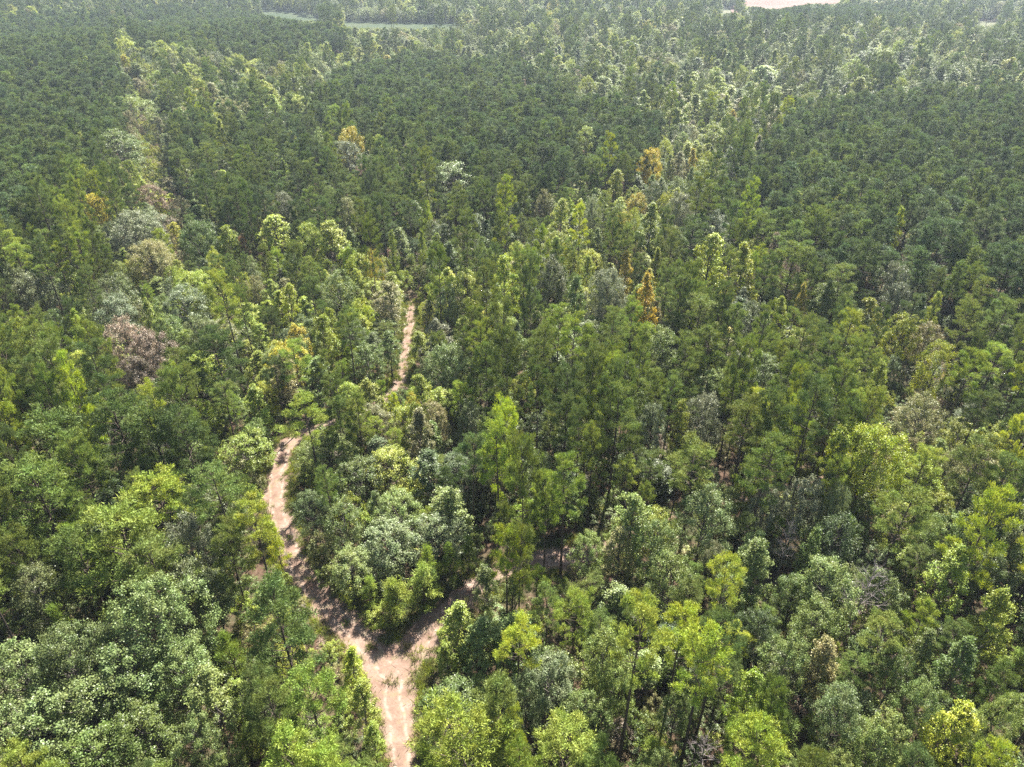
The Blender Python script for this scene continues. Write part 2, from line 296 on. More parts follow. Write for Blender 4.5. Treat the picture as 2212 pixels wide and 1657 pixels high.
# ------------------------------------------------------------------ what the photograph shows, tree by tree
# quarter of the photo, crown top u, v in that quarter's own enlargement, crown width there, kind, colour, height (0 = usual)[, label, name as a landmark]
QO = {1: (0, 0), 2: (1250, 0), 3: (0, 937), 4: (1250, 937)}
def q2px(q, u, v): return (QO[q][0] + u / 1.769) * .4096, (QO[q][1] + v / 1.769) * .4096
TP, FP, YP, RB, OB, PB, BU, BT, GB = 'tall pine', 'full pine', 'young pine', 'round broadleaf', 'oval broadleaf', 'pointed broadleaf', 'bush', 'bare tree', 'great broadleaf'
LM = [
 # lower left
 (3, 640, 890, 430, RB, 'leafy', 15, 'largest of the green broadleaf trees filling the lower left corner', 'the huge green broadleaf tree lower left'),
 (3, 250, 1090, 380, RB, 'leafy', 13), (3, 50, 1170, 320, RB, 'leafy', 12), (3, 540, 1150, 360, RB, 'leafy', 12), (3, 340, 1310, 360, RB, 'leafy', 11),
 (3, 110, 1400, 360, RB, 'leafy', 11), (3, 740, 1160, 260, RB, 'leafy', 11), (3, 870, 1250, 260, OB, 'light', 12), (3, 590, 1430, 300, RB, 'green', 10),
 (3, 810, 1470, 200, RB, 'leafy', 10), (3, 400, 1540, 330, RB, 'green', 10), (3, 210, 970, 160, YP, 'pine lit', 10), (3, 960, 1600, 150, RB, 'light', 8),
 (3, 1180, 865, 330, FP, 'pine deep', 19, 'big dark oval pine standing left of the trail above the fork', 'the big dark oval pine beside the fork'),
 (3, 965, 1070, 180, YP, 'pine lit', 9), (3, 890, 385, 230, TP, 'pine', 19), (3, 1070, 500, 190, TP, 'pine yg', 17), (3, 1185, 620, 130, YP, 'pine yg', 9), (3, 960, 620, 200, FP, 'pine', 15),
 (3, 1300, 70, 230, TP, 'pine lit', 17, 'lone tall pine with a bare trunk on the right side of the trail bend', 'the lone pine at the trail bend'),
 (3, 650, 395, 280, FP, 'pine yg', 14, 'feathery yellow-green pine just left of a dark rounded broadleaf', 'the feathery yellow-green pine'),
 (3, 475, 445, 180, RB, 'deep', 11), (3, 180, 130, 330, FP, 'pine', 19), (3, 110, 380, 360, FP, 'pine', 18), (3, 460, 60, 290, FP, 'pine deep', 19), (3, 620, 100, 290, FP, 'pine deep', 18),
 (3, 760, 110, 240, FP, 'pine deep', 18), (3, 300, 230, 200, FP, 'pine', 18), (3, 480, 550, 420, FP, 'pine lit', 18, 'broad bright green pine left of the silvery broadleaf trees', 'the broad bright pine on the left'), (3, 640, 690, 330, FP, 'pine', 16), (3, 300, 640, 260, FP, 'pine', 15),
 (3, 130, 790, 220, RB, 'grey', 12), (3, 790, 590, 220, RB, 'silver', 14), (3, 800, 760, 230, RB, 'grey', 12), (3, 900, 840, 180, RB, 'deep', 10), (3, 40, 640, 200, FP, 'pine', 15),
 (3, 1450, 70, 150, FP, 'pine deep', 14), (3, 1050, 225, 210, RB, 'yg', 8, 'low yellow-green broadleaf tree spreading left of the trail bend', 'the low yellow-green tree left of the trail'), (3, 1010, 330, 180, BU, 'tan', 5), (3, 1140, 300, 80, BU, 'yg', 3), (3, 1120, 400, 70, BU, 'tan', 2.5),
 (3, 1400, 230, 250, RB, 'light', 8), (3, 1530, 330, 200, RB, 'green', 8), (3, 1700, 300, 220, RB, 'yg', 8), (3, 1330, 470, 150, RB, 'grey', 9), (3, 1720, 470, 190, RB, 'light', 8), (3, 1930, 450, 210, OB, 'light', 10),
 (3, 1570, 560, 140, BU, 'yg', 5), (3, 1470, 520, 180, RB, 'green', 9), (3, 1680, 610, 250, RB, 'grey', 8), (3, 1880, 580, 260, RB, 'grey', 8), (3, 1380, 655, 140, BU, 'tan', 6, 'rounded yellowish bush at the right edge of the shaded trail', 'the yellowish bush beside the shaded trail'),
 (3, 1500, 740, 200, RB, 'light', 7), (3, 1600, 700, 160, RB, 'grey', 6), (3, 1430, 800, 130, BU, 'light', 4), (3, 1520, 870, 110, BU, 'yg', 3), (3, 1850, 705, 130, YP, 'pine lit', 8), (3, 1945, 700, 140, YP, 'pine lit', 7.5), (3, 2040, 680, 110, YP, 'pine', 7),
 (3, 1830, 790, 190, YP, 'pine lit', 8), (3, 1700, 870, 150, YP, 'pine', 6.5), (3, 1590, 840, 120, YP, 'pine lit', 5.5), (3, 1690, 860, 200, YP, 'pine lit', 7, 'bushy young pine at the tip of the island between the two trails', 'the young pine in the fork'), (3, 1590, 990, 110, BU, 'yg', 2.5), (3, 1900, 830, 120, YP, 'pine', 6),
 (3, 1955, 960, 210, PB, 'yg', 10, 'pointed yellow-green broadleaf tree right of the trail fork', 'the pointed tree right of the fork'), (3, 2060, 1030, 220, PB, 'light', 10), (3, 1925, 1120, 120, OB, 'yg', 7), (3, 2100, 780, 150, OB, 'light', 9), (3, 2190, 620, 170, TP, 'pine yg', 19), (3, 2150, 165, 190, TP, 'pine lit', 21, 'tall bright green pine between the island and the dark gap', 'the tall bright pine right of the island'),
 (3, 1310, 1245, 280, FP, 'pine lit', 14), (3, 1500, 1125, 130, PB, 'lime', 8, 'small bright pointed tree growing left of the fork edge', 'the small bright tree left of the fork'), (3, 1545, 1290, 180, OB, 'yg', 10), (3, 1600, 1470, 120, OB, 'yg', 7), (3, 1240, 1510, 300, FP, 'pine lit', 14), (3, 1400, 1590, 260, FP, 'pine lit', 13), (3, 1420, 1120, 90, BU, 'yg', 2.5), (3, 1430, 1230, 100, BU, 'tan', 2.5),
 (3, 1990, 1395, 420, FP, 'pine lit', 16, 'wide round bright pine at the bottom edge beside the trail', 'the wide round pine at the bottom'), (3, 2150, 1290, 260, FP, 'pine', 16), (3, 70, 1590, 260, FP, 'pine lit', 14), (3, 1060, 920, 120, BU, 'yg', 4), (3, 1225, 825, 80, BU, 'yg', 2.5), (3, 1180, 1090, 120, BU, 'light', 4),
 # lower right
 (4, 565, 915, 260, TP, 'pine lit', 25, 'tallest bright green pine with a long leaning bare trunk near the bottom', 'the tall leaning pine near the bottom'),
 (4, 860, 1060, 250, TP, 'pine yg', 21), (4, 1040, 1235, 190, OB, 'lime', 11, 'bright lime green broadleaf tree right of the tall leaning pine', 'the lime green tree near the bottom'), (4, 1090, 1490, 290, FP, 'pine yg', 14), (4, 180, 1180, 240, RB, 'silver', 12), (4, 60, 1270, 180, RB, 'grey', 11), (4, 420, 1070, 220, RB, 'light', 13), (4, 450, 1190, 190, RB, 'light', 11), (4, 330, 1360, 200, RB, 'light', 10),
 (4, 240, 1490, 340, FP, 'pine lit', 14), (4, 40, 1560, 200, FP, 'pine lit', 13), (4, 10, 1400, 110, FP, 'pine lit', 13), (4, 235, 315, 190, TP, 'pine lit', 20, 'tall bright pine with bare trunk above the small bare patch of trail', 'the tall pine above the small trail patch'), (4, 150, 400, 150, TP, 'pine lit', 18), (4, 30, 615, 190, TP, 'pine', 19), (4, 530, 470, 220, OB, 'light', 15), (4, 480, 610, 170, OB, 'tan', 12, 'yellowish tan broadleaf tree right of the small bare trail patch', 'the tan tree right of the trail patch'), (4, 620, 590, 200, RB, 'light', 13), (4, 680, 740, 210, RB, 'light', 12),
 (4, 340, 650, 150, RB, 'light', 9), (4, 940, 755, 180, TP, 'pine yg', 16), (4, 850, 475, 220, RB, 'grey', 13), (4, 1070, 690, 210, OB, 'green', 12), (4, 970, 800, 170, RB, 'light', 10), (4, 1110, 440, 140, RB, 'silver', 11), (4, 1270, 420, 200, RB, 'silver', 12, 'silvery pale broadleaf tree behind the smaller grey bare tree', 'the silvery tree right of centre'), (4, 1215, 590, 150, BT, 'dead', 11, 'smaller leafless grey tree in front of a silvery broadleaf tree', 'the smaller bare tree'),
 (4, 1560, 770, 220, BT, 'dead', 13, 'larger leafless pinkish grey tree spreading twigs at lower right', 'the larger bare tree'), (4, 850, 1540, 190, BT, 'dead', 7, 'low leafless grey branches at the bottom edge of the photo'), (4, 1320, 630, 120, OB, 'green', 11), (4, 1585, 185, 300, RB, 'yellow_g', 15, 'broad golden green broadleaf tree standing right of a dark gap', 'the broad golden green tree on the right'), (4, 1790, 70, 180, RB, 'tan', 12), (4, 1740, 465, 240, TP, 'pine', 17), (4, 1945, 710, 210, OB, 'yg', 13), (4, 2050, 240, 220, TP, 'pine', 19), (4, 2160, 330, 180, TP, 'pine', 18),
 (4, 1130, 240, 220, TP, 'pine', 19), (4, 810, 265, 210, TP, 'pine', 18), (4, 1030, 90, 200, TP, 'pine', 19), (4, 850, 50, 180, RB, 'silver', 13), (4, 740, 80, 110, OB, 'yg', 13), (4, 1400, 790, 260, RB, 'light', 12), (4, 1350, 950, 220, RB, 'light', 11), (4, 1380, 1100, 190, OB, 'tan', 11, 'tan and yellowish broadleaf tree in the middle of the lower right', 'the tan tree at lower right'), (4, 1200, 1090, 200, RB, 'light', 11), (4, 1800, 1070, 180, OB, 'green', 12), (4, 1690, 1180, 160, RB, 'green', 10), (4, 1990, 1110, 220, OB, 'green', 13), (4, 2140, 900, 200, OB, 'yg', 14), (4, 1960, 1390, 230, OB, 'yellow_g', 12, 'yellow-green broadleaf tree near the lower right corner', 'the yellowish tree near the lower right corner'), (4, 1650, 1450, 210, RB, 'light', 10), (4, 1800, 1290, 180, RB, 'light', 11),
 (4, 2160, 1360, 150, RB, 'light', 12), (4, 2130, 1580, 200, FP, 'pine yg', 13), (4, 1450, 1320, 220, RB, 'grey', 11), (4, 1600, 1500, 200, RB, 'light', 9), (4, 660, 1590, 130, RB, 'light', 8), (4, 1430, 1600, 150, RB, 'light', 8), (4, 460, 20, 200, TP, 'pine', 21), (4, 620, 90, 130, RB, 'silver', 12), (4, 1570, 20, 140, TP, 'pine lit', 17), (4, 1900, 310, 130, RB, 'tan', 10), (4, 1240, 850, 170, RB, 'green', 9), (4, 720, 1330, 170, RB, 'green', 9), (4, 880, 700, 120, RB, 'silver', 10),
 # upper left
 (1, 1510, 550, 130, RB, 'yellow', 17, 'bright yellow flat-topped broadleaf tree among dark pines, upper middle', 'the bright yellow tree in the upper middle'), (1, 400, 845, 110, RB, 'yellow', 13, 'yellow broadleaf tree left of the overgrown clearing', 'the yellow tree left of the clearing'), (1, 310, 1340, 90, OB, 'lime', 14, 'small lime green rounded treetop among pines at far left', 'the small lime treetop at far left'), (1, 50, 1385, 120, RB, 'yellow_g', 14, 'yellow broadleaf treetop at the left edge of the photo', 'the yellow treetop at the left edge'),
 (1, 510, 1385, 200, RB, 'brown', 15, 'large brown-leaved broadleaf tree on the left side', 'the large brown-leaved tree'), (1, 640, 1440, 180, RB, 'brown', 13), (1, 560, 1545, 140, RB, 'brown', 11), (1, 945, 510, 80, PB, 'yg', 18), (1, 680, 505, 70, OB, 'tan', 12), (1, 560, 180, 100, OB, 'yg', 14), (1, 560, 420, 180, RB, 'light', 15), (1, 500, 570, 220, RB, 'light', 15), (1, 1500, 615, 150, RB, 'silver', 15), (1, 1215, 840, 110, RB, 'silver', 14, 'small silvery white round broadleaf tree among dark pines', 'the small silvery tree'), (1, 740, 960, 80, OB, 'yellow', 9),
 (1, 830, 960, 180, RB, 'green', 14), (1, 970, 980, 120, OB, 'yellow_g', 12), (1, 1040, 1010, 50, OB, 'rust', 9, 'small rust orange tree beside a yellow-green one', 'the small rust orange tree'), (1, 1180, 920, 180, OB, 'yg', 14), (1, 1330, 975, 120, RB, 'yg', 14), (1, 1425, 960, 180, OB, 'yg', 15), (1, 1495, 865, 100, RB, 'tan', 14), (1, 560, 920, 260, RB, 'silver', 14), (1, 640, 1050, 210, RB, 'tan', 13), (1, 1610, 1080, 70, RB, 'orange', 13), (1, 1680, 1210, 150, OB, 'tan', 13), (1, 1240, 1225, 100, OB, 'yellow_g', 13), (1, 1340, 1200, 120, FP, 'pine deep', 16), (1, 1030, 1235, 110, TP, 'pine', 19), (1, 1160, 1340, 90, FP, 'pine dark', 12), (1, 620, 1285, 90, PB, 'yg', 12), (1, 490, 1190, 150, RB, 'grey', 14), (1, 480, 1285, 160, RB, 'silver', 12),
 (1, 1380, 1355, 150, OB, 'lime', 14), (1, 2180, 1105, 150, OB, 'lime', 18), (1, 2000, 1185, 170, RB, 'yg', 13), (1, 1930, 1240, 130, RB, 'grey', 12), (1, 820, 1180, 190, RB, 'yg', 12), (1, 780, 1245, 180, RB, 'silver', 12), (1, 860, 1375, 140, RB, 'grey', 12), (1, 950, 1390, 180, RB, 'tan', 10), (1, 900, 1430, 230, FP, 'pine deep', 17), (1, 1690, 1430, 120, OB, 'green', 10), (1, 1580, 1500, 150, RB, 'light', 10), (1, 1810, 1430, 110, OB, 'yg', 8), (1, 1850, 1295, 80, OB, 'tan', 9), (1, 1940, 1500, 230, RB, 'light', 12), (1, 2090, 1500, 190, FP, 'pine', 17), (1, 640, 800, 110, RB, 'brown', 9), (1, 770, 860, 90, RB, 'tan', 8), (1, 700, 930, 90, RB, 'brown', 6), (1, 710, 770, 120, BU, 'tan', 4), (1, 690, 840, 100, BU, 'yellow_g', 4), (1, 1690, 1000, 60, OB, 'yg', 14), (1, 1820, 990, 60, PB, 'lime', 14), (1, 150, 1180, 170, RB, 'silver', 14), (1, 60, 1160, 150, RB, 'grey', 14), (1, 640, 90, 60, OB, 'yg', 15), (1, 1450, 1180, 160, RB, 'light', 13), (1, 290, 1140, 100, OB, 'yg', 12), (1, 1100, 260, 130, RB, 'yg', 13), (1, 1060, 300, 160, RB, 'yg', 12), (1, 1280, 430, 90, OB, 'yg', 15), (1, 1960, 700, 230, RB, 'light', 14),
 # upper right
 (2, 600, 645, 110, RB, 'yellow', 16, 'rounded golden yellow broadleaf tree at the upper edge of the middle', 'the rounded golden tree'), (2, 725, 655, 90, OB, 'tan', 15), (2, 330, 550, 110, RB, 'yg', 15), (2, 720, 465, 130, OB, 'lime', 15), (2, 800, 400, 110, PB, 'yg', 16), (2, 960, 475, 60, OB, 'yellow', 14), (2, 880, 540, 120, RB, 'yellow_g', 13), (2, 1150, 470, 80, OB, 'tan', 14), (2, 1060, 390, 60, OB, 'yellow_g', 14), (2, 1690, 895, 70, OB, 'lime', 15, 'single lime treetop inside the dark pine plantation at right', 'the lime treetop in the right plantation'), (2, 890, 935, 150, RB, 'silver', 15), (2, 740, 845, 150, RB, 'silver', 15), (2, 350, 855, 100, RB, 'silver', 14), (2, 610, 880, 140, PB, 'lime', 17, 'tall pointed lime green broadleaf tree at centre right', 'the tall pointed lime tree'),
 (2, 870, 1010, 190, OB, 'yellow_g', 19, 'tall yellow broadleaf tree with rounded top, left of a pointed one', 'the tall rounded yellow tree'), (2, 1030, 1040, 160, PB, 'yellow_g', 19, 'tall pointed yellow-green tree with orange-tinted top', 'the tall pointed yellow tree'), (2, 500, 1085, 100, PB, 'orange', 16), (2, 600, 1175, 120, PB, 'orange2', 17, 'vivid golden orange broadleaf tree right of the photo centre', 'the vivid golden orange tree'), (2, 1270, 1225, 80, PB, 'orange', 14), (2, 1165, 1275, 110, OB, 'yellow_g', 14), (2, 1560, 1285, 140, OB, 'yellow_g', 15), (2, 1680, 1145, 140, RB, 'silver', 15, 'silvery round broadleaf tree standing before dark pines at right', 'the silvery round tree at right'), (2, 1690, 1230, 130, RB, 'silver', 13), (2, 1700, 1370, 150, RB, 'yellow_g', 13), (2, 1820, 1400, 130, RB, 'tan', 11), (2, 1870, 1490, 150, RB, 'yellow_g', 13), (2, 1845, 1260, 80, OB, 'yg', 14), (2, 165, 1120, 140, RB, 'silver', 15), (2, 420, 1175, 190, RB, 'silver', 15), (2, 280, 1180, 120, OB, 'green', 17), (2, 330, 1100, 90, OB, 'yg', 14), (2, 450, 735, 110, OB, 'yellow_g', 15), (2, 350, 675, 120, FP, 'pine', 17), (2, 225, 660, 110, FP, 'pine dark', 18), (2, 210, 860, 120, OB, 'yg', 16), (2, 135, 825, 90, RB, 'tan', 13), (2, 540, 835, 90, RB, 'yellow', 10), (2, 665, 835, 70, RB, 'yellow_g', 11), (2, 400, 835, 90, TP, 'pine', 18), (2, 700, 990, 120, TP, 'pine', 20), (2, 770, 950, 150, TP, 'pine deep', 21), (2, 1080, 910, 150, FP, 'pine', 17), (2, 1230, 960, 160, FP, 'pine', 18), (2, 1330, 910, 140, FP, 'pine', 18), (2, 1540, 1050, 180, FP, 'pine deep', 18), (2, 1230, 1055, 190, FP, 'pine', 19), (2, 2080, 900, 160, FP, 'pine dark', 18), (2, 1880, 960, 220, FP, 'pine dark', 18), (2, 2180, 1070, 200, FP, 'pine dark', 19), (2, 1440, 1145, 160, TP, 'pine', 18), (2, 1370, 1210, 140, OB, 'light', 15), (2, 820, 1285, 230, FP, 'pine', 17), (2, 965, 1320, 140, FP, 'pine', 17), (2, 270, 1375, 150, TP, 'pine lit', 20), (2, 130, 1410, 140, TP, 'pine', 20), (2, 650, 1425, 160, RB, 'light', 13), (2, 440, 1340, 140, TP, 'pine', 19), (2, 770, 1450, 120, TP, 'pine', 19), (2, 860, 1420, 180, FP, 'pine', 16), (2, 1270, 1370, 140, TP, 'pine', 19), (2, 1100, 1530, 170, RB, 'light', 11), (2, 1610, 1560, 120, OB, 'lime', 13), (2, 2100, 1500, 150, TP, 'pine lit', 16), (2, 2140, 1290, 140, TP, 'pine', 18), (2, 2000, 1300, 130, TP, 'pine', 18), (2, 870, 1600, 140, RB, 'light', 11), (2, 1530, 1460, 150, TP, 'pine', 18), (2, 1390, 1450, 140, TP, 'pine', 18), (2, 1620, 110, 110, OB, 'yg', 14), (2, 1100, 280, 160, OB, 'yg', 13), (2, 1600, 205, 120, RB, 'yg', 14), (2, 870, 180, 60, RB, 'yellow_g', 14), (2, 680, 230, 80, OB, 'yg', 14),
]
T['yellow_g'] = ((.36, .42, .05), 'yellow-tinged green'); T['orange2'] = ((.62, .50, .06), 'golden orange')

# regions of the photo (2212 px copy)
def poly(*p): return np.array(p, float) * K
R_PLANT = [poly((-90, 40), (235, 22), (262, 150), (272, 240), (215, 330), (120, 420), (60, 480), (-90, 560)), poly((285, 12), (470, 12), (720, 55), (745, 85), (560, 128), (300, 78)),
           poly((650, 235), (720, 150), (900, 112), (1120, 130), (1210, 190), (1430, 250), (1410, 345), (1180, 385), (1000, 345), (900, 290), (760, 265)),
           poly((1620, 330), (1720, 232), (1900, 192), (2290, 180), (2290, 590), (2000, 590), (1760, 545), (1590, 480), (1560, 400)), poly((1620, 22), (1960, 8), (1960, 40), (1640, 48))]
R_DARKMIX = [poly((380, 260), (700, 250), (900, 330), (930, 460), (620, 500), (480, 440), (350, 340)), poly((900, 300), (1190, 390), (1160, 450), (930, 420)), poly((1640, 560), (2230, 600), (2230, 700), (1900, 660), (1650, 600))]
R_PINE = [poly((-90, 560), (60, 480), (180, 420), (200, 560), (120, 700), (190, 900), (180, 1000), (150, 1250), (-90, 1300)), poly((1250, 640), (1900, 680), (1900, 1000), (1250, 1100))]
R_YG = [poly((1400, 250), (1660, 175), (1760, 120), (1560, 120), (1400, 190)), poly((235, 60), (300, 85), (340, 240), (330, 420), (280, 380), (225, 300), (275, 200)), poly((600, 130), (740, 95), (900, 75), (900, 110), (720, 150)), poly((1440, 220), (1640, 190), (1560, 330), (1420, 430), (1150, 490), (1250, 390), (1400, 340)), poly((640, 120), (560, 130), (300, 90), (280, 160), (560, 190), (700, 160))]
R_LIGHT = [poly((330, 490), (560, 500), (900, 480), (940, 700), (930, 900), (620, 900), (450, 740), (200, 700), (220, 560)), poly((900, 470), (1450, 440), (1560, 520), (1400, 640), (1100, 640), (920, 560)), poly((1850, 760), (2100, 700), (2230, 760), (2150, 1000), (1900, 1080), (1780, 1020))]
R_CLEAR = [poly((275, 190), (310, 200), (345, 330), (400, 450), (370, 520), (320, 420), (290, 320)), poly((2045, 695), (2100, 735), (2040, 810), (1965, 910), (1880, 970), (1845, 925), (1940, 830), (1985, 765))]
R_HARD = [poly((1000, 70), (2290, 60), (2290, 185), (1700, 225), (1430, 240), (1200, 180), (900, 100))]
_pc = {}
def inside(P, u, v):
    e = _pc.get(id(P))
    if e is None: e = _pc[id(P)] = (P[:, 0].min(), P[:, 0].max(), P[:, 1].min(), P[:, 1].max(), [tuple(map(float, p)) for p in P], P)
    if u < e[0] or u > e[1] or v < e[2] or v > e[3]: return False
    c = False; Q = e[4]; x2, y2 = Q[-1]
    for x, y in Q:
        if (y > v) != (y2 > v) and u < (x2 - x) * (v - y) / (y2 - y) + x: c = not c
        x2, y2 = x, y
    return c
def inany(L, u, v): return any(inside(P, u, v) for P in L)
V_ROAD = [poly((845, 1680), (892, 1680), (885, 1540), (908, 1440), (960, 1370), (1030, 1300), (1015, 1262), (960, 1312), (870, 1400), (800, 1400), (740, 1335), (690, 1262), (655, 1200), (628, 1120), (622, 1020), (640, 955), (690, 938), (690, 924), (600, 945), (575, 1020), (565, 1100), (600, 1200), (625, 1250), (700, 1350), (790, 1430), (822, 1520)),
          poly((856, 830), (878, 830), (897, 700), (901, 642), (884, 642), (868, 720)), poly((1190, 1192), (1250, 1192), (1250, 1232), (1190, 1232)), poly((2035, 720), (2075, 735), (1985, 860), (1945, 870)), poly((300, 240), (325, 245), (375, 430), (395, 490), (370, 490), (330, 390))]
V_OPEN = [poly((555, 20), (640, 28), (695, 40), (697, 46), (640, 44), (560, 30)), poly((735, 47), (860, 51), (1005, 52), (1005, 60), (860, 61), (745, 58)), poly((1600, 12), (1640, -40), (1800, -60), (1820, 8), (1750, 8), (1680, 20)), poly((1550, 20), (1600, 21), (1600, 29), (1556, 29)),
          poly((2105, 46), (2160, 46), (2160, 54), (2105, 54)), poly((1978, 72), (1992, 72), (1992, 80), (1978, 80))]
def dens(P, step=3.0):
    out = []
    for a, b in zip(P, np.roll(P, -1, 0)):
        n = max(1, int(np.hypot(*(b - a)) / step)); out += [a + (b - a) * i / n for i in range(n)]
    return np.array(out)
ROADPTS = np.concatenate([dens(p) for p in V_ROAD])

# ------------------------------------------------------------------ trails (centre lines, metres)
def line(pts): return np.array([at(u * K, v * K) for u, v in pts])
TR_MAIN = line([(885, 1800), (880, 1700), (866, 1620), (858, 1560), (850, 1500), (845, 1455), (815, 1412), (770, 1375), (735, 1335), (690, 1290), (650, 1240), (628, 1190), (612, 1140), (595, 1090), (596, 1040), (603, 1000), (618, 965), (660, 936), (720, 915), (790, 885), (850, 850), (868, 815), (874, 770), (882, 720), (889, 680), (892, 645)])
W_MAIN = [3, 3, 2.8, 3.6, 4.8, 6.0, 4.8, 4.3, 4.0, 3.7, 3.4, 3.2, 3.4, 3.4, 3.2, 3.2, 3.4, 3.2, 2.6, 2.3, 2.1, 2.0, 2.0, 2.1, 1.9, 1.6]
TR_SIDE = line([(850, 1440), (900, 1392), (945, 1350), (990, 1305), (1045, 1255), (1105, 1222), (1170, 1210), (1240, 1208), (1320, 1180), (1420, 1130), (1560, 1085), (1700, 1055), (1790, 1030)])
W_SIDE = [5.4, 5.2, 4.8, 4.2, 3.6, 3.0, 4.4, 4.4, 2.6, 1.6, 1.8, 1.6, 1.6]
def smooth_line(P, Wd, step=.6):
    P = np.asarray(P); Wd = np.asarray(Wd, float)
    for _ in range(3):
        Q = np.empty((2 * len(P) - 2, 2)); Q[0::2] = P[:-1] * .75 + P[1:] * .25; Q[1::2] = P[:-1] * .25 + P[1:] * .75
        X = np.empty(2 * len(P) - 2); X[0::2] = Wd[:-1] * .75 + Wd[1:] * .25; X[1::2] = Wd[:-1] * .25 + Wd[1:] * .75
        P, Wd = np.vstack([P[:1], Q, P[-1:]]), np.r_[Wd[0], X, Wd[-1]]
    s = np.r_[0, np.cumsum(np.hypot(*np.diff(P, axis=0).T))]; t = np.arange(0, s[-1], step)
    return np.c_[np.interp(t, s, P[:, 0]), np.interp(t, s, P[:, 1])], np.interp(t, s, Wd)
PM, WM = smooth_line(TR_MAIN, W_MAIN); PS, WS = smooth_line(TR_SIDE, W_SIDE)
ALLR = np.vstack([PM, PS]); ALLW = np.r_[WM, WS]
def road_gap(x, y): return float((np.hypot(ALLR[:, 0] - x, ALLR[:, 1] - y) - ALLW / 2).min())

# ------------------------------------------------------------------ setting
def link(o, parent=None): C.collection.objects.link(o); o.parent = parent; return o
def setting(name, me, kind='structure', label=None):
    o = link(bpy.data.objects.new(name, me)); o['kind'] = kind
    if label: o['label'] = label
    return o
gx = np.unique(np.r_[np.arange(-4000, -700, 300), np.arange(-700, 701, 12), np.arange(1000, 4001, 300)]).astype(float)
gy = np.unique(np.r_[-600, -300, np.arange(-60, 1100, 12), np.arange(1100, 4600, 300)]).astype(float)
X, Y = np.meshgrid(gx, gy); Z = hills(X, Y)
nx, ny = len(gx), len(gy); i = (np.arange(ny - 1)[:, None] * nx + np.arange(nx - 1)[None]).ravel()
setting('ground', mesh('ground', np.c_[X.ravel(), Y.ravel(), Z.ravel()], [np.c_[i, i + 1, i + nx + 1, i + nx]], [M['ground']]))
def trail_mat():
    m, n, N, L = mat('trail_surface')
    tc = N('ShaderNodeTexCoord'); e = N('ShaderNodeAttribute'); e.attribute_name = 'across'
    sx = N('ShaderNodeSeparateXYZ'); L(e.outputs['Vector'], sx.inputs[0])      # x: 0 middle .. 1 edge, y: metres from the middle, z: metres along
    def noise(sc, det=5, ro=.6, dis=0):
        q = N('ShaderNodeTexNoise'); q.inputs['Scale'].default_value = sc; q.inputs['Detail'].default_value = det; q.inputs['Roughness'].default_value = ro; q.inputs['Distortion'].default_value = dis
        L(tc.outputs['Object'], q.inputs['Vector']); return q.outputs['Fac']
    def ramp(src, stops):
        r = N('ShaderNodeValToRGB'); el = r.color_ramp.elements
        while len(el) < len(stops): el.new(.5)
        for k, (p_, c_) in enumerate(stops): el[k].position = p_; el[k].color = (*c_, 1) if isinstance(c_, tuple) else (c_, c_, c_, 1)
        L(src, r.inputs[0]); return r.outputs[0]
    def mixc(f, a, b):
        x = N('ShaderNodeMix'); x.data_type = 'RGBA'; L(f, x.inputs[0])
        for q, v in ((6, a), (7, b)):
            if isinstance(v, tuple): x.inputs[q].default_value = (*v, 1)
            else: L(v, x.inputs[q])
        return x.outputs[2]
    def math_(op, a, b):
        x = N('ShaderNodeMath'); x.operation = op
        for q, v in enumerate((a, b)):
            if isinstance(v, (int, float)): x.inputs[q].default_value = v
            else: L(v, x.inputs[q])
        return x.outputs[0]
    base = ramp(noise(.45, 6, .65, .4), [(.36, (.15, .092, .068)), (.5, (.20, .136, .102)), (.66, (.26, .19, .15))])
    base = mixc(ramp(noise(5, 6, .75), [(.5, 0.), (.66, 1.)]), base, (.15, .095, .065))
    # pale worn wheel lines
    wob = math_('ADD', sx.outputs[1], math_('MULTIPLY', math_('SUBTRACT', noise(.35, 2), .5), 1.6))
    wl = math_('ABSOLUTE', math_('SUBTRACT', math_('ABSOLUTE', wob, 0), .8), 0)
    base = mixc(math_('MULTIPLY', ramp(wl, [(.0, 1.), (.3, 0.)]), ramp(noise(1.3, 4), [(.4, 0.), (.6, .8)])), base, (.33, .26, .21))
    # straw-coloured grass in patches
    base = mixc(math_('MULTIPLY', ramp(noise(.8, 6, .7), [(.52, 0.), (.62, .75)]), ramp(noise(14, 3, .8), [(.4, 0.), (.55, 1.)])), base, (.18, .16, .085))
    # ragged change to the litter of the wood floor
    ed = math_('ADD', sx.outputs[0], math_('MULTIPLY', math_('SUBTRACT', noise(1.6, 6, .75), .5), .9))
    base = mixc(ramp(ed, [(.88, 0.), (1.06, 1.)]), base, ramp(noise(6, 4, .8), [(.4, (.075, .045, .03)), (.6, (.12, .095, .05))]))
    p = N('ShaderNodeBsdfPrincipled'); p.inputs['Roughness'].default_value = .95; p.inputs['Specular IOR Level'].default_value = .12; L(base, p.inputs['Base Color'])
    bp = N('ShaderNodeBump'); bp.inputs['Strength'].default_value = .8; bp.inputs['Distance'].default_value = .1; L(noise(3.5, 7, .75), bp.inputs['Height']); L(bp.outputs[0], p.inputs['Normal'])
    o = N('ShaderNodeOutputMaterial'); L(p.outputs[0], o.inputs[0]); return m
M['dirt'] = trail_mat()
